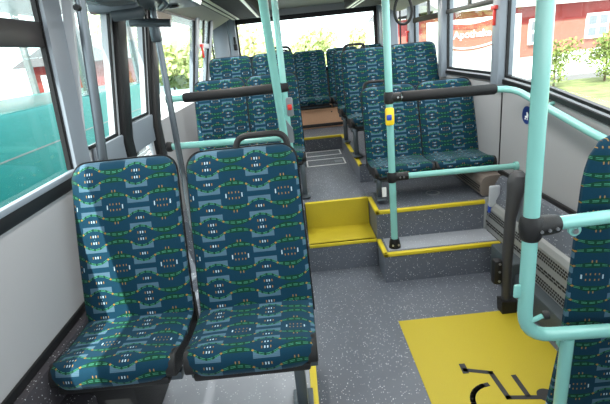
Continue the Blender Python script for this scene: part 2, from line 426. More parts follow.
obj('handle_rail', B(XL-.0, XL+.02, 2.14, 2.52, 1.10, 1.245, bev=.01), 'frame_grey', dr)
obj('handle_rail', B(XL-.0, XL+.02, 2.68, 3.09, 1.10, 1.28, bev=.01), 'frame_grey', dr)
bm = bmesh.new()
for k in range(22):
    z = .55+k*.024; box(bm, XL-.02, XL-.008, 2.74, 3.02, z, z+.011)
obj('louvre', bm, 'white', dr, smooth=False)
struct('floor', B(XL, -.3, 2.12, 3.2, .0, .004), 'floor_speckle')

# ------------------------------------------------------------------ seats
def sheet(bm, rows, closed_ends=True):
    """rows: list of rings (lists of (co, uv)); closed tube of quads with end caps"""
    uvl = bm.loops.layers.uv.get('uv') or bm.loops.layers.uv.new('uv')
    V = [[bm.verts.new(c) for c, _ in r] for r in rows]; n = len(rows[0])
    def face(idx):
        f = bm.faces.new([V[i][j] for i, j in idx])
        for lp, (i, j) in zip(f.loops, idx): lp[uvl].uv = rows[i][j][1]
    for i in range(len(rows)-1):
        for j in range(n):
            k = (j+1) % n; face([(i, j), (i, k), (i+1, k), (i+1, j)])
    if closed_ends:
        face([(0, j) for j in range(n)][::-1]); face([(len(rows)-1, j) for j in range(n)])
def back_mesh(Hh=.625, wb=.226, wt=.219, r=.068, tf=.042, tb=.03, off=0, rec=.31, z0=-.06, grow=0.0, pil=True):
    bm = bmesh.new(); rows = []; nz = 22; nu = 10
    zs_ = [z0+(Hh-r-z0)*i/14 for i in range(15)] + [Hh-r+r*math.sin(PI/2*(k+1)/8) for k in range(8)]
    for z in zs_:
        ww = wb+(wt-wb)*max(0, z)/Hh + grow
        kf = 1.0
        if z > Hh-r:
            q = min(1, (z-(Hh-r))/r); kf = math.sqrt(max(0, 1-q*q)); ww = ww-r*.95*(1-kf)
        zz = z + grow*(z/Hh)
        yc = rec*z - .10*z*(Hh-z) + off
        ring = []
        tt = .35+.65*kf
        us = [-1+2*i/nu for i in range(nu+1)]
        for u in us:                                    # front
            pl = (1-abs(u)**5)
            bol = .010*math.exp(-((abs(u)-.78)/.16)**2) if pil else 0
            y = yc - (tf*(.25+.75*pl)*tt + bol*tt)
            ring.append((Vector((u*ww, y, zz)), (u*ww+.038, z+.03)))
        for u in reversed(us):                          # rear
            pl = (1-abs(u)**6); y = yc + tb*(.25+.75*pl)*tt
            ring.append((Vector((u*ww*.995, y, zz)), (u*ww+.038+.03*(1 if u > 0 else -1), z+.03)))
        rows.append(ring)
    sheet(bm, rows); return bm
PROF = [(.03, .018, 0), (-.05, .014, .075), (-.13, .014, .155), (-.20, .018, .215), (-.26, .026, .277), (-.31, .034, .33), (-.345, .037, .365), (-.372, .027, .393), (-.386, .006, .418), (-.391, -.020, .444), (-.384, -.046, .47)]
def pan_mesh(w=.222):
    bm = bmesh.new(); rows = []; nu = 10
    for k, (y, z, s) in enumerate(PROF):
        ww = w*1.015 - (.0, .008, .022, .036)[max(0, k-7)] if k >= 7 else w*1.015
        zb = min(-.05, z-.012); ring = []
        for i in range(nu+1):
            u = -1+2*i/nu; dz = -.022*abs(u)**7; dy = .04*abs(u)**6 if k > 5 else 0
            ring.append((Vector((u*ww, y+dy, z+dz)), (u*ww+.038, -s)))
        yy = y if k < 7 else max(y, -.37)+.01
        ring.append((Vector((ww*.99, min(yy, y+.03)+.01, zb)), (ww+.038+.05, -s)))
        ring.append((Vector((-ww*.99, min(yy, y+.03)+.01, zb)), (-ww+.038-.05, -s)))
        rows.append(ring)
    sheet(bm, rows); return bm
def wing_mesh(s, w=.222):
    pts = [(.06, .05), (-.02, -.012), (-.14, -.03), (-.24, -.004), (-.29, .016), (-.325, .020), (-.348, .004), (-.360, -.026), (-.357, -.052), (-.34, -.064), (-.25, -.076), (.05, -.086)]
    bm = bmesh.new(); x0 = s*(w-.032); x1 = s*(w+.0045); prism(bm, pts, 'x', min(x0, x1), max(x0, x1))
    es = [e for e in bm.edges]; bmesh.ops.bevel(bm, geom=es, offset=.004, segments=1, affect='EDGES'); return bm
def handle_mesh(sd):
    bm = bmesh.new(); y = .31*.625-.0
    P = [(-.02*sd, y+.01, .56), (-.015*sd, y+.015, .672), (.185*sd, y+.015, .672), (.195*sd, y+.01, .54)]
    tube(bm, P, .0135, 10, fil=.05); return bm
def make_seat(name):
    r = empty(name)
    obj('seat_cushion', pan_mesh(), 'fabric', r, world=False, angle=60)
    b = obj('backrest', back_mesh(), 'fabric', r, world=False, angle=60)
    obj('back_shell', back_mesh(tf=-.020, tb=.040, grow=.006, pil=False), 'plastic', r, world=False)
    for s in (-1, 1): obj('side_shell', wing_mesh(s), 'plastic', r, world=False)
    obj('seat_base', B(-.2, .2, -.36, .03, -.085, -.052, bev=.01), 'plastic', r, world=False)
    return r
proto = make_seat('bus_seat'); used = [False]
def kids(o): return [c for c in bpy.data.objects if c.parent == o]
pk = kids(proto)
def place(x, y, z, label, group=None, handle=False, leg=None, wallfix=None, sc=1.0, scz=1.0, floor=.0):
    if not used[0]: o = proto; used[0] = True
    else:
        o = proto.copy(); C.objects.link(o)
        for c in pk: d = c.copy(); C.objects.link(d); d.parent = o
    for kk in list(o.keys()):
        if kk in ('label', 'group'): del o[kk]
    o.location = (x, y, z); o.scale = (sc, 1, scz); o['label'] = label; o['category'] = 'seat'
    if group: o['group'] = group
    if handle: obj('grab_handle', handle_mesh(1 if x < .3 else -1), 'plastic', o, world=False)
    h = z-floor
    if leg is not None:
        bm = bmesh.new(); lx, ly = leg
        box(bm, lx-.02, lx+.02, ly-.03, ly+.03, -h+.012, -.085, bev=.006)
        lo = obj('leg', bm, 'gunmetal', o, world=False)
        obj('foot_plate', B(lx-.04, lx+.04, ly-.10, ly+.10, -h+.001, -h+.014, bev=.004), 'gunmetal', lo, world=False)
    bm = bmesh.new()
    for yy in (-.28, -.06): box(bm, -.225, .225, yy-.018, yy+.018, -.118, -.083, bev=.005)
    obj('frame', bm, 'gunmetal', o, world=False)
    return o
W = .465
# front pair on the left
f1 = place(-.742, 1.66, .607, 'patterned blue bus seat nearest the left window, front row', 'bus seats in pairs', sc=1.0, floor=.47)
f2 = place(-.248, 1.66, .605, 'blue bus seat with black grab handle at front, beside the aisle', 'bus seats in pairs', handle=True, leg=(.15, -.20), sc=1.05, floor=.204)
obj('shade_box', B(-.19, .04, -.30, .02, -.398, -.12, bev=.01), 'plastic', f1, world=False)  # dark box added for the shadow and leg bracket under the seat
for (x, y, z, sz, l, hd) in (
    (-.64, 3.84, .80, .98, 'left window seat behind the black padded rail, by the door', False),
    (-.18, 3.84, .80, .98, 'left aisle seat directly behind the teal pole pair', False),
    (-.64, 4.80, .96, 1, 'left window seat whose top shows above the row behind the padded rail', False),
    (-.18, 4.80, .96, 1, 'left aisle seat whose top shows above the row behind the padded rail', True),
    (.765, 3.53, .69, .89, 'blue seat with black grab handle on right platform above the yellow step edge, aisle side', True),
    (1.225, 3.53, .69, .89, 'blue seat on right platform beside the wall heater, window side', False),
    (.712, 4.33, .95, .95, 'tall right aisle seat with grab handle, second row behind the teal post', True),
    (1.185, 4.33, .95, .95, 'tall right seat beside the window with the hanging strap', False),
    (.695, 4.98, .96, .92, 'right aisle seat in third row, only its sunlit edge shows', False),
    (1.165, 4.98, .96, .92, 'right window seat in third row, hidden behind the tall seat', False)):
    fl = .437 if y < 3.88 else .60
    place(x, y, z, l, 'bus seats in pairs', handle=hd, leg=((-.19, -.30) if x > .3 else (.19, -.30)) if x in (-.18, .765, .712, .695) else None, floor=fl, scz=sz, sc=1.0)
for i, (x, l) in enumerate(((-.64, 'rear bench seat in the far left corner'), (-.20, 'rear bench seat left of centre with its headrest by the teal poles'), (.25, 'rear bench seat at the end of the aisle above the brown box'), (.70, 'rear bench seat just right of the aisle end'), (1.15, 'rear bench seat in the far right corner'))):
    place(x, 6.10, .965, l, 'rear bench seats', sc=.955, scz=.95, floor=.6, handle=(i == 1))
# rear bench box
r = empty('bench_box', (.25, 6.0, .6), label='brown carpeted box under the rear bench at aisle end', cat='box')
obj('front_panel', B(XL+.42, XR-.25, 5.78, YB-.01, .605, .835), 'carpet_brown_lit', r)
obj('kick_rail', B(XL+.42, XR-.25, 5.77, 5.80, .62, .66, bev=.004), 'frame_dark', r)
obj('top_ledge', B(XL+.42, XR-.25, 5.76, YB-.01, .836, .845, bev=.003), 'carpet_brown_lit', r)
for x in (.06, .46): obj('bolt', D((x, 5.775, .80), .008, .01, 'y', n=10), 'rubber', r)

# ------------------------------------------------------------------ left partition rails
tr = .025
def clamp(bm, c, axis, ln, r=.034):
    c = Vector(c); d = {'x': Vector((1, 0, 0)), 'y': Vector((0, 1, 0)), 'z': Vector((0, 0, 1))}[axis]
    tube(bm, [c-d*ln/2, c-d*(ln/2-.012), c+d*(ln/2-.012), c+d*ln/2], [r*.82, r, r, r*.82], 16)
r = empty('partition_rail', (-.06, 2.95, 0), label='teal partition rails with black padded bar in front of the left seats', cat='handrail')
obj('pole', T([(-.06, 2.96, 0), (-.06, 2.96, 2.12)], .021), 'teal', r)
a = obj('upper_rail', T([(-.80, 2.95, 1.375), (-.08, 2.95, 1.375)], .021), 'teal', r)
obj('pad', T([(-.71, 2.95, 1.375), (-.70, 2.95, 1.375), (-.055, 2.95, 1.375), (-.03, 2.95, 1.375)], [.026, .031, .031, .026]), 'pad', a)
a = obj('lower_rail', T([(-.86, 2.95, 1.07), (-.15, 2.95, 1.055), (-.06, 2.95, 1.055)], .022), 'teal', r)
bm = bmesh.new(); clamp(bm, (-.06, 2.96, 1.055), 'z', .07); obj('clamp', bm, 'plastic', r)
for q in ((-.80, 2.95, 1.375), (-.86, 2.95, 1.07)):
    bm = bmesh.new(); clamp(bm, q, 'x', .04, .034); obj('clamp', bm, 'plastic', r)
r = empty('grab_pole', (-.10, 2.9, 0), label='thick leaning teal pole in front of the thinner one at left aisle edge', cat='pole')
obj('pole', T([(-.085, 2.90, 0), (-.085, 2.90, .95), (-.118, 2.42, 2.12)], .025, fil=.3), 'teal', r)
def stop_button(x, y, z, body, btn, label, s=1):
    r = empty('stop_button', (x, y, z), label=label, cat='stop button')
    obj('housing', B(x-.022, x+.022, y-.03, y+.01, z-.06, z+.06, bev=.012), body, r)
    obj('button', B(x-.014, x+.014, y-.037, y-.028, z-.018, z+.018, bev=.006), btn, r)
    return r
b_ = stop_button(-.035, 2.915, 1.255, 'plastic_grey', 'red', 'grey stop button box with red button on the left teal pole')
r = empty('ticket_reader', (-.075, 2.90, 1.12), label='slim grey plastic box low on the left teal pole', cat='box')
obj('housing', PR([(-.105, 1.03), (-.03, 1.03), (-.03, 1.12), (-.075, 1.19), (-.105, 1.19)], 'y', 2.86, 2.895), 'plastic_grey', r)
# grey door stanchions
r = empty('door_stanchion', (-.82, 1.95, 0), label='grey vertical door bar just behind the left pillar', cat='pole')
obj('bar', T([(-.905, 1.99, .0), (-.895, 1.99, 1.15), (-.865, 1.99, 1.4), (-.80, 1.99, 2.05)], .021), 'bar_grey', r)
obj('bracket', D((-.823, 1.97, 1.84), .012, .05, 'y'), 'rubber', r)
r = empty('door_stanchion', (-.79, 2.95, 0), label='grey vertical door bar at the rear edge of the door, beside the window', cat='pole')
obj('bar', T([(-.81, 2.93, .0), (-.79, 2.93, 1.93)], .020), 'bar_grey', r)
obj('collar', B(-.83, -.77, 2.90, 2.96, 1.72, 1.86, bev=.015), 'gunmetal', r)
# door mechanism under the ceiling
r = empty('door_mechanism', (-.85, 2.5, 1.9), label='dark linkage arms of the folding door under the ceiling', cat='door gear')
obj('arm', T([(-.93, 2.90, 1.845), (-.69, 2.90, 1.82)], .024, n=10, sx=1), 'gunmetal', r)
obj('arm', B(-.97, -.72, 2.42, 2.47, 1.86, 1.93, bev=.012), 'gunmetal', r)
obj('cylinder', T([(-.86, 2.44, 1.845), (-.72, 2.44, 1.85), (-.70, 2.44, 1.855)], [.028, .03, .018], n=12), 'slate', r)
obj('link', T([(-.60, 2.35, 1.93), (-.62, 2.6, 1.90), (-.72, 2.8, 1.89), (-.66, 2.9, 1.93)], .016, n=8, fil=.05), 'gunmetal', r)
obj('roller', D((-.655, 2.9, 1.93), .03, .05, 'x'), 'rubber', r)
obj('motor_cover', B(-.86, -.52, 2.12, 3.1, 1.915, 2.11, bev=.02), 'gunmetal', r)
obj('bracket', B(-.83, -.68, 2.15, 2.3, 1.87, 1.95, bev=.02), 'slate', r)

# ------------------------------------------------------------------ right partition rails
r = empty('partition_rail', (.60, 2.83, .22), label='thin teal post with padded rail standing on the grey right step', cat='handrail')
obj('pole', T([(.597, 2.84, .225), (.590, 2.84, 2.12)], .0235), 'teal', r)
obj('foot', T([(.597, 2.84, .223), (.597, 2.84, .265), (.597, 2.84, .29)], [.042, .036, .030]), 'rubber', r)
for dx in (-.02, .02): obj('screw', D((.597+dx, 2.803, .25), .007, .006, 'y', n=8), 'steel', r)
a = obj('upper_rail', T([(.60, 2.84, 1.255), (1.385, 2.86, 1.235), (1.39, 2.04, 1.085), (1.39, 1.3, .98)], .0205, fil=.13), 'teal', r)
obj('pad', T([(.67, 2.84, 1.2545), (.68, 2.84, 1.2545), (1.265, 2.855, 1.2395), (1.275, 2.855, 1.239)], [.028, .033, .033, .028]), 'pad', a)
for y, z in ((2.5, 1.155), (1.75, 1.055)): obj('wall_bracket', T([(1.39, y, z), (1.45, y, z+.02)], .012, n=8), 'teal', a)
bm = bmesh.new(); clamp(bm, (.5915, 2.84, 1.255), 'z', .075, .032); tube(bm, [(.60, 2.84, 1.255), (.665, 2.84, 1.255)], .029)
ck = obj('clamp', bm, 'plastic', r)
obj('lower_rail', T([(.60, 2.84, .735), (1.43, 2.87, .715)], .0205), 'teal', r)
bm = bmesh.new(); clamp(bm, (.593, 2.84, .735), 'z', .07, .033); tube(bm, [(.60, 2.84, .735), (.70, 2.84, .735)], .028)
c2 = obj('clamp', bm, 'plastic', r)
for cc, z in ((ck, 1.255), (c2, .735)):
    for x in (.655, .68): obj('screw', D((x-.012, 2.81, z), .006, .006, 'y', n=8), 'steel', cc)
bm = bmesh.new(); tube(bm, [(1.43, 2.87, .715), (XR, 2.87, .715)], .03); obj('wall_bracket', bm, 'teal', r)
r = empty('stop_button', (.572, 2.80, 1.15), label='yellow stop button box with blue push button on the right post', cat='stop button')
obj('housing', B(.556, .610, 2.775, 2.812, 1.09, 1.20, bev=.012), 'btn_yellow', r)
obj('button', B(.560, .592, 2.765, 2.778, 1.125, 1.16, bev=.006), 'blue', r)

# ------------------------------------------------------------------ foreground rail, right
r = empty('foreground_rail', (.71, 1.3, 0), label='thick teal pole and rails in the right foreground', cat='handrail')
obj('pole', T([(.706, 1.3, 2.12), (.714, 1.3, .575), (1.38, 1.3, .545)], .0245, n=20, fil=.10), 'teal', r)
obj('cross_rail', T([(.74, 1.3, .992), (1.38, 1.3, 1.01)], .0225, n=18), 'teal', r)
bm = bmesh.new(); tube(bm, [(.713, 1.3, 1.028), (.713, 1.3, 1.018), (.713, 1.3, .99), (.713, 1.3, .958), (.713, 1.3, .945)], [.027, .034, .038, .034, .027], 20)
tube(bm, [(.71, 1.3, .99), (.77, 1.3, .992), (.795, 1.3, .993), (.803, 1.3, .993)], [.034, .033, .030, .024], 20)
c = obj('clamp', bm, 'plastic', r)
for x in (.730, .755, .780): obj('screw', D((x, 1.265, .985+(x-.735)*.1), .0055, .006, 'y', n=10), 'steel', c)
obj('support_leg', T([(.873, 1.3, .55), (.87, 1.3, .01)], .0225), 'teal', r)
obj('leg_foot', D((.87, 1.3, .008), .045, .014), 'plastic', r)
obj('lug', B(.668, .70, 1.292, 1.304, .735, .785, bev=.006), 'teal', r)
k = obj('latch', T([(.73, 1.285, .645), (.765, 1.28, .665)], .009, n=10), 'teal', r)
obj('knob', T([(.765, 1.28, .665), (.782, 1.278, .668), (.785, 1.278, .668)], [.016, .016, .011], n=12), 'plastic', k)
for z in (.985, .545): 
    l = obj('lug', D((.865, 1.315, z-.028), .02, .012, 'y'), 'teal', r); obj('bolt', D((.865, 1.306, z-.03), .010, .006, 'y', n=10), 'steel', l)

# tip-up seat right behind the rail
r = empty('tip_up_seat', (1.2, 1.42, 0), label='patterned seat back cut by the right edge, behind the teal rails', cat='seat')
bm = bmesh.new(); rows = []
for i in range(26):
    z = .06+1.205*i/25; q = max(0, (z-1.16)/.105); kf = math.sqrt(max(0, 1-q*q)); xl = .915+.035*(z/1.2)+.03*max(0, z-1.1)/.16+.12*(1-kf)
    if z < .4: xl -= .03*(.4-z)/.4
    xr = 1.40-.1*(1-kf); ring = []
    for u in [j/12 for j in range(13)]:
        x = xl+(xr-xl)*u; e = 1-abs(2*u-1)**6; ring.append((Vector((x, 1.415-.03*e*(.3+.7*kf), z)), (x*.9+.075, z)))
    for u in [1-j/12 for j in range(13)]:
        x = xl+(xr-xl)*u; e = 1-abs(2*u-1)**6; ring.append((Vector((x, 1.43+.03*e*(.3+.7*kf), z)), (x*.9+.075, z)))
    rows.append(ring)
sheet(bm, rows); obj('backrest', bm, 'fabric', r, angle=60)
obj('folded_seat', B(1.0, 1.38, 1.475, 1.56, .12, .56, bev=.03), 'plastic', r)
obj('hinge', T([(.98, 1.47, .15), (1.40, 1.47, .15)], .02), 'gunmetal', r)
obj('stand', B(1.15, 1.25, 1.44, 1.5, 0, .15, bev=.01), 'gunmetal', r)

# ------------------------------------------------------------------ right side: ledge, heaters, box, post
struct('baseboard_right', PR([(XR, .614), (XR-.05, .60), (1.33, .47), (1.33, 0), (XR, 0)], 'y', -1.2, 3.02), 'floor_speckle')
struct('trim_17', B(XR-.022, XR, -1.2, 3.1, .60, .632, bev=.006), 'rubber')
def heater(y0, y1, z0, z1, x, label, name='wall_heater', cap=True, ma='heater'):
    r = empty(name, (x, (y0+y1)/2, z0), label=label, cat='heater')
    h = z1-z0
    obj('casing', PR([(x-.045, z0+.02), (x-.045, z1-.05), (x-.03, z1-.02), (x-.012, z1-.004), (x+.02, z1), (XR-.005, z1), (XR-.005, z0+.0), (x-.03, z0)], 'y', y0, y1), ma, r, angle=20)
    for zz0, nr, ln in (((z1-.115, 3, .015), (z0+.115, 2, .034), (z0+.03, 3, .015)) if h > .2 else ((z0+.03, 3, .015),)):
        bm = bmesh.new(); stp = ln+.007; n = int((y1-y0-.04)/stp)
        for rr in range(nr):
            for k in range(n):
                y = y0+.02+k*stp+stp/2*(rr % 2); zc = zz0+rr*.018
                box(bm, x-.0464, x-.040, y, y+ln, zc, zc+.012)
        obj('grille', bm, 'hole', r, smooth=False)
    if cap:
        obj('end_cap', B(x-.055, XR-.01, y1, y1+.02, z0-.01, z1+.01, bev=.01), 'heater', r)
    return r
heater(.9, 2.99, .15, .455, 1.345, 'long grey perforated wall heater beside the wheelchair bay')
heater(3.08, 5.0, .445, .595, 1.34, 'brownish perforated wall heater beside the platform seats', ma='heater_brown', cap=False)
r = empty('heater_valve', (1.30, 3.03, .42), label='pale plastic cap with blue knob at the heater end', cat='valve')
obj('cap', B(1.285, 1.36, 2.90, 2.93, .42, .575, bev=.012, seg=3), 'frame_light', r)
obj('knob', T([(1.305, 2.93, .375), (1.305, 2.93, .43)], .018, n=12), 'blue', r)
obj('pipe', T([(1.305, 2.93, .38), (1.305, 2.97, .30)], .008, n=8), 'steel', r)
r = empty('floor_duct', (1.34, 2.2, 0), label='low dark slate box along the floor below the heater', cat='duct')
obj('casing', B(1.238, 1.40, .6, 2.715, .001, .165, bev=.012), 'slate', r)
obj('cover_plate', B(1.22, 1.40, 2.40, 2.712, .002, .235, bev=.012), 'slate', r)
# wheelchair restraint post
r = empty('restraint_post', (1.13, 2.28, 0), label='black folding wheelchair restraint arm standing beside the teal pole', cat='restraint')
obj('foot', PR([(1.095, .0), (1.18, .0), (1.19, .075), (1.09, .085)], 'y', 2.24, 2.31), 'plastic', r)
bm = bmesh.new(); tube(bm, [(1.13, 2.28, .07), (1.125, 2.28, .35), (1.13, 2.28, .60), (1.145, 2.28, .72), (1.155, 2.28, .80), (1.16, 2.28, .845), (1.162, 2.28, .868)], [.026, .030, .031, .040, .052, .044, .020], 14, sx=1)
obj('arm', bm, 'arm', r)
k = obj('pivot', B(1.05, 1.105, 2.27, 2.33, .18, .34, bev=.02), 'plastic', r)
for z in (.21, .27, .32): obj('screw', D((1.08, 2.268, z), .007, .006, 'y', n=8), 'steel', k)
obj('back_plate', B(1.185, 1.22, 2.28, 2.34, .55, .84, bev=.015), 'frame_grey', r)

# ------------------------------------------------------------------ markings
r = empty('wheelchair_marking', (.85, 1.8, 0), label='yellow floor square with black wheelchair symbol', cat='floor marking')
obj('square', B(.485, 1.215, 1.12, 2.278, .0005, .003), 'floor_yellow', r, smooth=False)
def stroke(bm, pts, wd, z=.0032):
    for a, b in zip(pts, pts[1:]):
        a, b = Vector(a).to_3d(), Vector(b).to_3d(); d = (b-a).normalized(); n = Vector((-d.y, d.x, 0))*wd/2; d = d*wd*.45
        vs = [a-n-d, a+n-d, b+n+d, b-n+d]
        A = [bm.verts.new((v.x, v.y, z)) for v in vs]; Bv = [bm.verts.new((v.x, v.y, z+.001)) for v in vs]
        bm.faces.new(A[::-1]); bm.faces.new(Bv)
        for i in range(4): bm.faces.new((A[i], A[(i+1) % 4], Bv[(i+1) % 4], Bv[i]))
bm = bmesh.new()
stroke(bm, [(.711, 1.845), (.709, 1.80)], .03)
stroke(bm, [(.712, 1.812), (.826, 1.775), (.835, 1.608), (.975, 1.59)], .024)
stroke(bm, [(.923, 1.734), (.925, 1.61)], .024)
arc = [(.785+.115*math.cos(t), 1.585+.115*math.sin(t)) for t in [math.radians(95+i*12) for i in range(17)]]
stroke(bm, arc, .024)
disk(bm, (1.005, 1.60, .0038), .040, .0012)
obj('symbol', bm, 'mark_black', r, smooth=False)
r = empty('pram_sticker', (XR, 2.785, 1.067), label='round blue sticker with white pram on the right wall', cat='sticker')
obj('disc', D((XR-.002, 2.785, 1.067), .056, .003, 'x', n=32), 'navy', r)
bm = bmesh.new(); xx = XR-.0045
def yz(pts): prism(bm, pts, 'x', xx-.001, xx+.001)
yz([(2.785-.022, 1.067-.006), (2.785+.018, 1.067-.006), (2.785+.012, 1.067-.016), (2.785-.016, 1.067-.016)])
yz([(2.785-.022, 1.067-.004)]+[(2.785-.002-.02*math.cos(t), 1.067-.004+.024*math.sin(t)) for t in [PI/2*i/6 for i in range(7)]]+[(2.785-.002, 1.067-.004)])
for dy in (-.014, .012): disk(bm, (xx, 2.785+dy, 1.067-.024), .006, .002, 'x', n=10)
obj('symbol', bm, 'white', r, smooth=False)
# aisle hatch
r = empty('floor_hatch', (.26, 4.6, .435), label='steel framed inspection hatches in the raised aisle floor', cat='hatch')
for y0, y1 in ((4.48, 4.76), (4.92, 5.16)):
    bm = bmesh.new()
    for a in ((.06, .47, y0, y0+.022), (.06, .47, y1-.022, y1), (.06, .075, y0, y1), (.455, .47, y0, y1)): box(bm, a[0], a[1], a[2], a[3], .4352, .4375)
    obj('frame', bm, 'white', r, smooth=False)
obj('latch', B(.36, .44, 4.56, 4.66, .4353, .438), 'frame_grey', r)
r = empty('floor_anchor', (.95, 3.30, .437), label='small round metal anchor in the platform floor under the right seats', cat='anchor')
obj('rim', D((1.0, 3.28, .439), .055, .004), 'steel', r); obj('plug', D((1.0, 3.28, .4415), .04, .003), 'floor_speckle', r)
tag(obj('tag', B(.585, .617, 3.170, 3.176, .485, .560), 'white'), 'small white paper tag hanging on the right seat leg', 'tag')
# strap
r = empty('hanging_strap', (.70, 2.9, 2.1), label='black loop strap hanging from ceiling in front of right windows', cat='strap')
pts = [Vector((.71+.052*math.sin(t)*(1+.15*math.cos(t)), 2.9, 1.765-.085*math.cos(t))) for t in [2*PI*i/28 for i in range(28)]]
obj('loop', T(pts, .009, closed=True, n=8), 'plastic', r); obj('strap', B(.695, .725, 2.895, 2.905, 1.845, 2.12), 'plastic', r)
# hammers
def hammer(x, y, z, s, label):
    r = empty('emergency_hammer', (x, y, z), label=label, cat='hammer')
    obj('handle', B(x-.010, x+.010, y-.011, y+.011, z-.07, z+.03, bev=.006), 'red', r)
    obj('head', B(x-.014, x+.014, y-.04, y+.04, z+.03, z+.055, bev=.005), 'red', r)
hammer(XR-.055, 3.19, 1.69, 1, 'red emergency hammer on the right pillar beside the shop sign window')
hammer(XR-.065, 5.50, 1.62, 1, 'small red emergency hammer on the rear right pillar')
hammer(-.85, 4.66, 1.68, -1, 'red emergency hammer on the left window pillar')
r = empty('corner_box', (-.70, 6.28, 1.75), label='black latch box on the grey column left of the rear window', cat='latch')
obj('housing', B(-.73, -.68, 6.27, 6.30, 1.66, 1.74, bev=.01), 'plastic', r); obj('lever', B(-.72, -.69, 6.27, 6.295, 1.74, 1.83, bev=.01), 'plastic', r)

# ------------------------------------------------------------------ outside
GZ = -.4
struct('ground', B(-60, 60, -20, 17.9, GZ-.1, GZ), 'asphalt')
gr = obj('grass', B(1.5, 40, 7.2, 16, GZ, GZ+.03), 'grass'); tag(gr, 'sunlit green lawn in front of the red building', 'grass', kind='stuff')
def leafy(bm, c, rx, ry, rz, n, sz, sh=.9):
    for i in range(n):
        while True:
            p = Vector((random.uniform(-1, 1), random.uniform(-1, 1), random.uniform(-1, 1)))
            if .15 < p.length < 1: break
        p = Vector((c[0]+p.x*rx, c[1]+p.y*ry, c[2]+p.z*rz))
        q = Vector((random.gauss(0, 1), random.gauss(0, 1), random.gauss(0, 1))).normalized(); u = q.orthogonal().normalized()*sz*random.uniform(.6, 1.3); v = q.cross(u)*.6
        bm.faces.new([bm.verts.new(p+a) for a in (u, v, -u, -v)])
def tree(x, y, h, r, ma, label, n=1500, lo=.38, cat='tree', name='tree', sz=.16, group=None):
    o = empty(name, (x, y, GZ), label=label, cat=cat, group=group)
    bm = bmesh.new(); tube(bm, [(x, y, GZ), (x+.05*h*.2, y, GZ+h*.45), (x, y, GZ+h*.85)], [.035*h*.6, .025*h*.6, .008*h], 8)
    for k in range(5):
        a = k*1.3; tube(bm, [(x, y, GZ+h*(.3+.08*k)), (x+r*.6*math.cos(a), y+r*.6*math.sin(a), GZ+h*(.5+.08*k))], [.012*h*.6, .004*h], 6)
    obj('trunk', bm, 'trunk', o)
    bm = bmesh.new()
    for k in range(9):
        a = random.uniform(0, 2*PI); rr = random.uniform(0, .6)*r; zz = GZ+h*random.uniform(lo, .86)
        leafy(bm, (x+rr*math.cos(a), y+rr*math.sin(a), zz), r*.5, r*.5, h*.17, n//9, sz)
    obj('foliage', bm, ma, o, smooth=False)
for (x, y, h, r_, ma, l) in (
    (-5.0, 19.5, 3.2, 1.4, 'leaf', 'pale green tree seen through the window behind the door'),
    (-8.3, 25, 6.0, 2.0, 'leaf_yellow', 'yellow green tree seen between the folding door leaves'),
    (-4.6, 25, 5.5, 1.4, 'leaf', 'leafy tree seen through the small left rear window'),
    (-1.6, 25, 3.9, 2.0, 'leaf_yellow', 'yellow green tree at the left edge of the rear window'),
    (1.4, 28, 3.2, 1.9, 'leaf', 'low bushy tree in the middle of the rear window'),
    (4.0, 28, 2.9, .8, 'leaf_yellow', 'slim pale tree standing right of centre in the rear window'),
    (6.6, 27, 3.0, 1.0, 'leaf', 'small green tree seen through the rear right window'),
    (-8.6, 20.5, 2.7, .7, 'leaf_dark', 'dark conifer like tree beyond the teal bus'),
    (-14.6, 20, 5.4, 2.2, 'leaf_yellow', 'bright yellow green tree seen through the front left window'),
    (-12.3, 14.2, 3.4, 1.2, 'leaf_dark', 'dark green tree at the left edge of the front left window')):
    tree(x, y, h, r_, ma, l)
tree(8.4, 14.6, 1.6, .8, 'leaf_bush', 'young bush left of the red building window', n=800, lo=.2, cat='bush', name='bush', sz=.055)
tree(10.2, 14.8, 1.6, 1.0, 'leaf_bush', 'young bush growing under the right window of the red building', n=1500, lo=.2, cat='bush', name='bush', sz=.055)
# red building, facade from P to Q
P, Q = Vector((5.4, 17.0, GZ)), Vector((16.2, 21.2, GZ)); u = (Q-P).normalized(); nrm = Vector((-u.y, u.x, 0))*-1
hb = empty('red_building', tuple(P), label='long red timber building with grey roof and white windows on the right', cat='building')
hb.rotation_euler = (0, 0, math.atan2(u.y, u.x)); LEN = (Q-P).length
def hbx(name, x0, x1, y0, y1, z0, z1, ma, par=None, **k): return obj(name, B(x0, x1, y0, y1, z0, z1, **k), ma, par or hb, world=False, smooth=False)
sA = (8.3-3.6)/u.x
hbx('plinth', 0, LEN, 0, 4, 0, .80, 'house_white')
hbx('wall', 0, LEN, -.02, 4, .80, 2.06, 'house_red_pale')  # lower wall painted paler to carry the glare over it
hbx('upper_wall', 0, LEN, -.04, 4, 2.06, 2.68, 'house_red')
hbx('fascia', -.2, LEN+.2, -.35, .0, 2.68, 2.80, 'white')
obj('roof', PR([(-.4, 2.80), (2.0, 3.9), (4.4, 2.80)], 'x', -.3, LEN+.3), 'roof_grey', hb, world=False, smooth=False)
for (a, b, z0, z1) in ((4.37, 5.02, 1.25, 2.22), (7.62, 8.97, 1.22, 2.22)):
    f = hbx('window', a, b, -.10, -.0, z0, z1, 'white')
    n = 1 if b-a < 1 else 2
    for i in range(n):
        w_ = (b-a)/n
        for zz in ((z0+.10, z0+.42), (z0+.55, z1-.10)):
            hbx('pane', a+i*w_+.1, a+(i+1)*w_-.1, -.11, -.09, zz[0], zz[1], 'glass_dark' if 0 else 'plastic_grey', f)
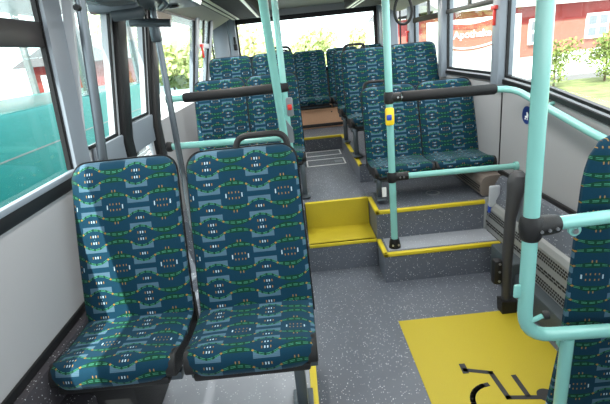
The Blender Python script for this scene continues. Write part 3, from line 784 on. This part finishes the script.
# Apotheke sign board in front of the building's left end
sg = empty('shop_sign', (5.6, 12.0, GZ), label='white board with red Apotheke shop sign seen through the right window', cat='sign')
obj('board', B(3.55, 5.95, 12.02, 12.10, .3, 1.90), 'white', sg)
for x in (3.7, 5.8): obj('post', B(x-.04, x+.04, 12.1, 12.18, GZ, 1.9), 'roof_grey', sg)
bm = bmesh.new()
x0, x1 = 3.95, 5.30
top = [(x0+(x1-x0)*i/12, 1.86-.10*math.sin(PI*i/12)) for i in range(13)]
bot = [(x1-(x1-x0)*i/12, 1.23-.10*math.sin(PI*i/12)) for i in range(13)]
prism(bm, top+bot, 'y', 12.0, 12.03); pn = obj('emblem', bm, 'house_red_pale', sg, smooth=False)
bm = bmesh.new(); prism(bm, [(x, z+.005) for x, z in top]+[(x, z-.12) for x, z in reversed(top)], 'y', 11.99, 12.01); obj('band', bm, 'sign_red', pn, smooth=False)
bm = bmesh.new(); cv = [(x0+.05+(x1-x0-.1)*i/12, 1.30-.09*math.sin(PI*i/12)) for i in range(13)]; prism(bm, cv+[(x, z-.04) for x, z in reversed(cv)], 'y', 11.985, 12.01); obj('swoosh', bm, 'white', pn, smooth=False)
textmesh('lettering', 'Apotheke', .245, 'white', pn, Matrix.Translation(Vector((4.69, 11.985, 1.45)) - Vector((5.6, 12.0, GZ))) @ Matrix.Rotation(PI/2, 4, 'X'))
# teal neighbour bus
nb = empty('parked_bus', (-3.6, 5.5, GZ), label='teal bus parked alongside, seen through the left windows and door', cat='bus')
Y0, Y1 = 1.0, 10.2
obj('lower_body', B(-5.2, -3.0, Y0, Y1, -.1, 1.26, bev=.05), 'bus_teal', nb)
obj('roof', B(-5.2, -3.0, Y0, Y1, 2.75, 2.95, bev=.05), 'bus_white', nb)
bm = bmesh.new()
for y in (Y0, 4.2, 6.9, 9.3): box(bm, -3.10, -3.0, y, y+.10, 1.2, 2.8); box(bm, -5.2, -5.1, y, y+.10, 1.2, 2.8)
obj('window_pillar', bm, 'bus_white', nb, smooth=False)
obj('side_glass', B(-3.03, -3.02, Y0, Y1, 1.26, 2.75), 'glass', nb, smooth=False)
for y in (2.5, 8.4): 
    wv_ = obj('wheel', D((-3.1, y, .05), .45, .25, 'x', n=32), 'rubber', nb); obj('hub', D((-2.96, y, .05), .25, .04, 'x'), 'steel', wv_)
obj('side_line', B(-3.005, -2.995, Y0+.2, Y1-.2, .80, .815), 'bus_white', nb)
# red house far left
h2 = empty('farm_house', (-6.5, 15.5, GZ), label='dark red house with grey roof beyond the teal bus', cat='building')
obj('wall', B(-7.9, -5.2, 14.2, 17, GZ, 1.9), 'house_red', h2, smooth=False)
obj('roof', PR([(-8.2, 1.85), (-6.5, 2.7), (-4.9, 1.85)], 'y', 13.9, 17.2), 'roof_grey', h2, smooth=False)
obj('window', B(-7.5, -7.0, 14.1, 14.22, .8, 1.6), 'white', h2, smooth=False)
# white van glimpsed behind the door
cv = empty('white_car', (-3.8, 14, GZ), label='white car parked near the trees behind the door window', cat='car')
obj('body', B(-5.0, -2.7, 13.2, 14.9, GZ+.2, .75, bev=.15, seg=4), 'white', cv)
obj('cabin', PR([(-4.7, .7), (-3.1, .7), (-3.4, 1.2), (-4.4, 1.2)], 'y', 13.35, 14.75), 'glass_dark', cv)
for x in (-4.5, -3.2): obj('wheel', D((x, 13.2, GZ+.3), .3, .18, 'y'), 'rubber', cv)

# the left body side leans slightly inwards above the sill
for o in list(C.objects):
    if o.type != 'MESH': continue
    q = o
    while q.parent: q = q.parent
    nm = q.name.split('.')[0]
    if nm.split('_')[0] in ('wall', 'window', 'door', 'trim') and nm not in ('door_stanchion', 'door_mechanism'):
        off = Vector((0, 0, 0)); p = o
        while p: off += Vector(p.location); p = p.parent
        cs = [v.co+off for v in o.data.vertices]
        if min(c.z for c in cs) < 1.2 < max(c.z for c in cs) and min(c.x for c in cs) < -.92:
            bm = bmesh.new(); bm.from_mesh(o.data)
            bmesh.ops.bisect_plane(bm, geom=bm.verts[:]+bm.edges[:]+bm.faces[:], plane_co=Vector((0, 0, 1.2-off.z)), plane_no=Vector((0, 0, 1)))
            bm.to_mesh(o.data); bm.free()
        for v in o.data.vertices:
            wv = v.co+off
            if wv.x < -.92 and wv.z > 1.2 and wv.y < 6.05:
                v.co.x += (min(wv.z, 2.05)-1.2)*((.16+.05*max(0, wv.y-4)) if wv.y > 2.075 else .06)
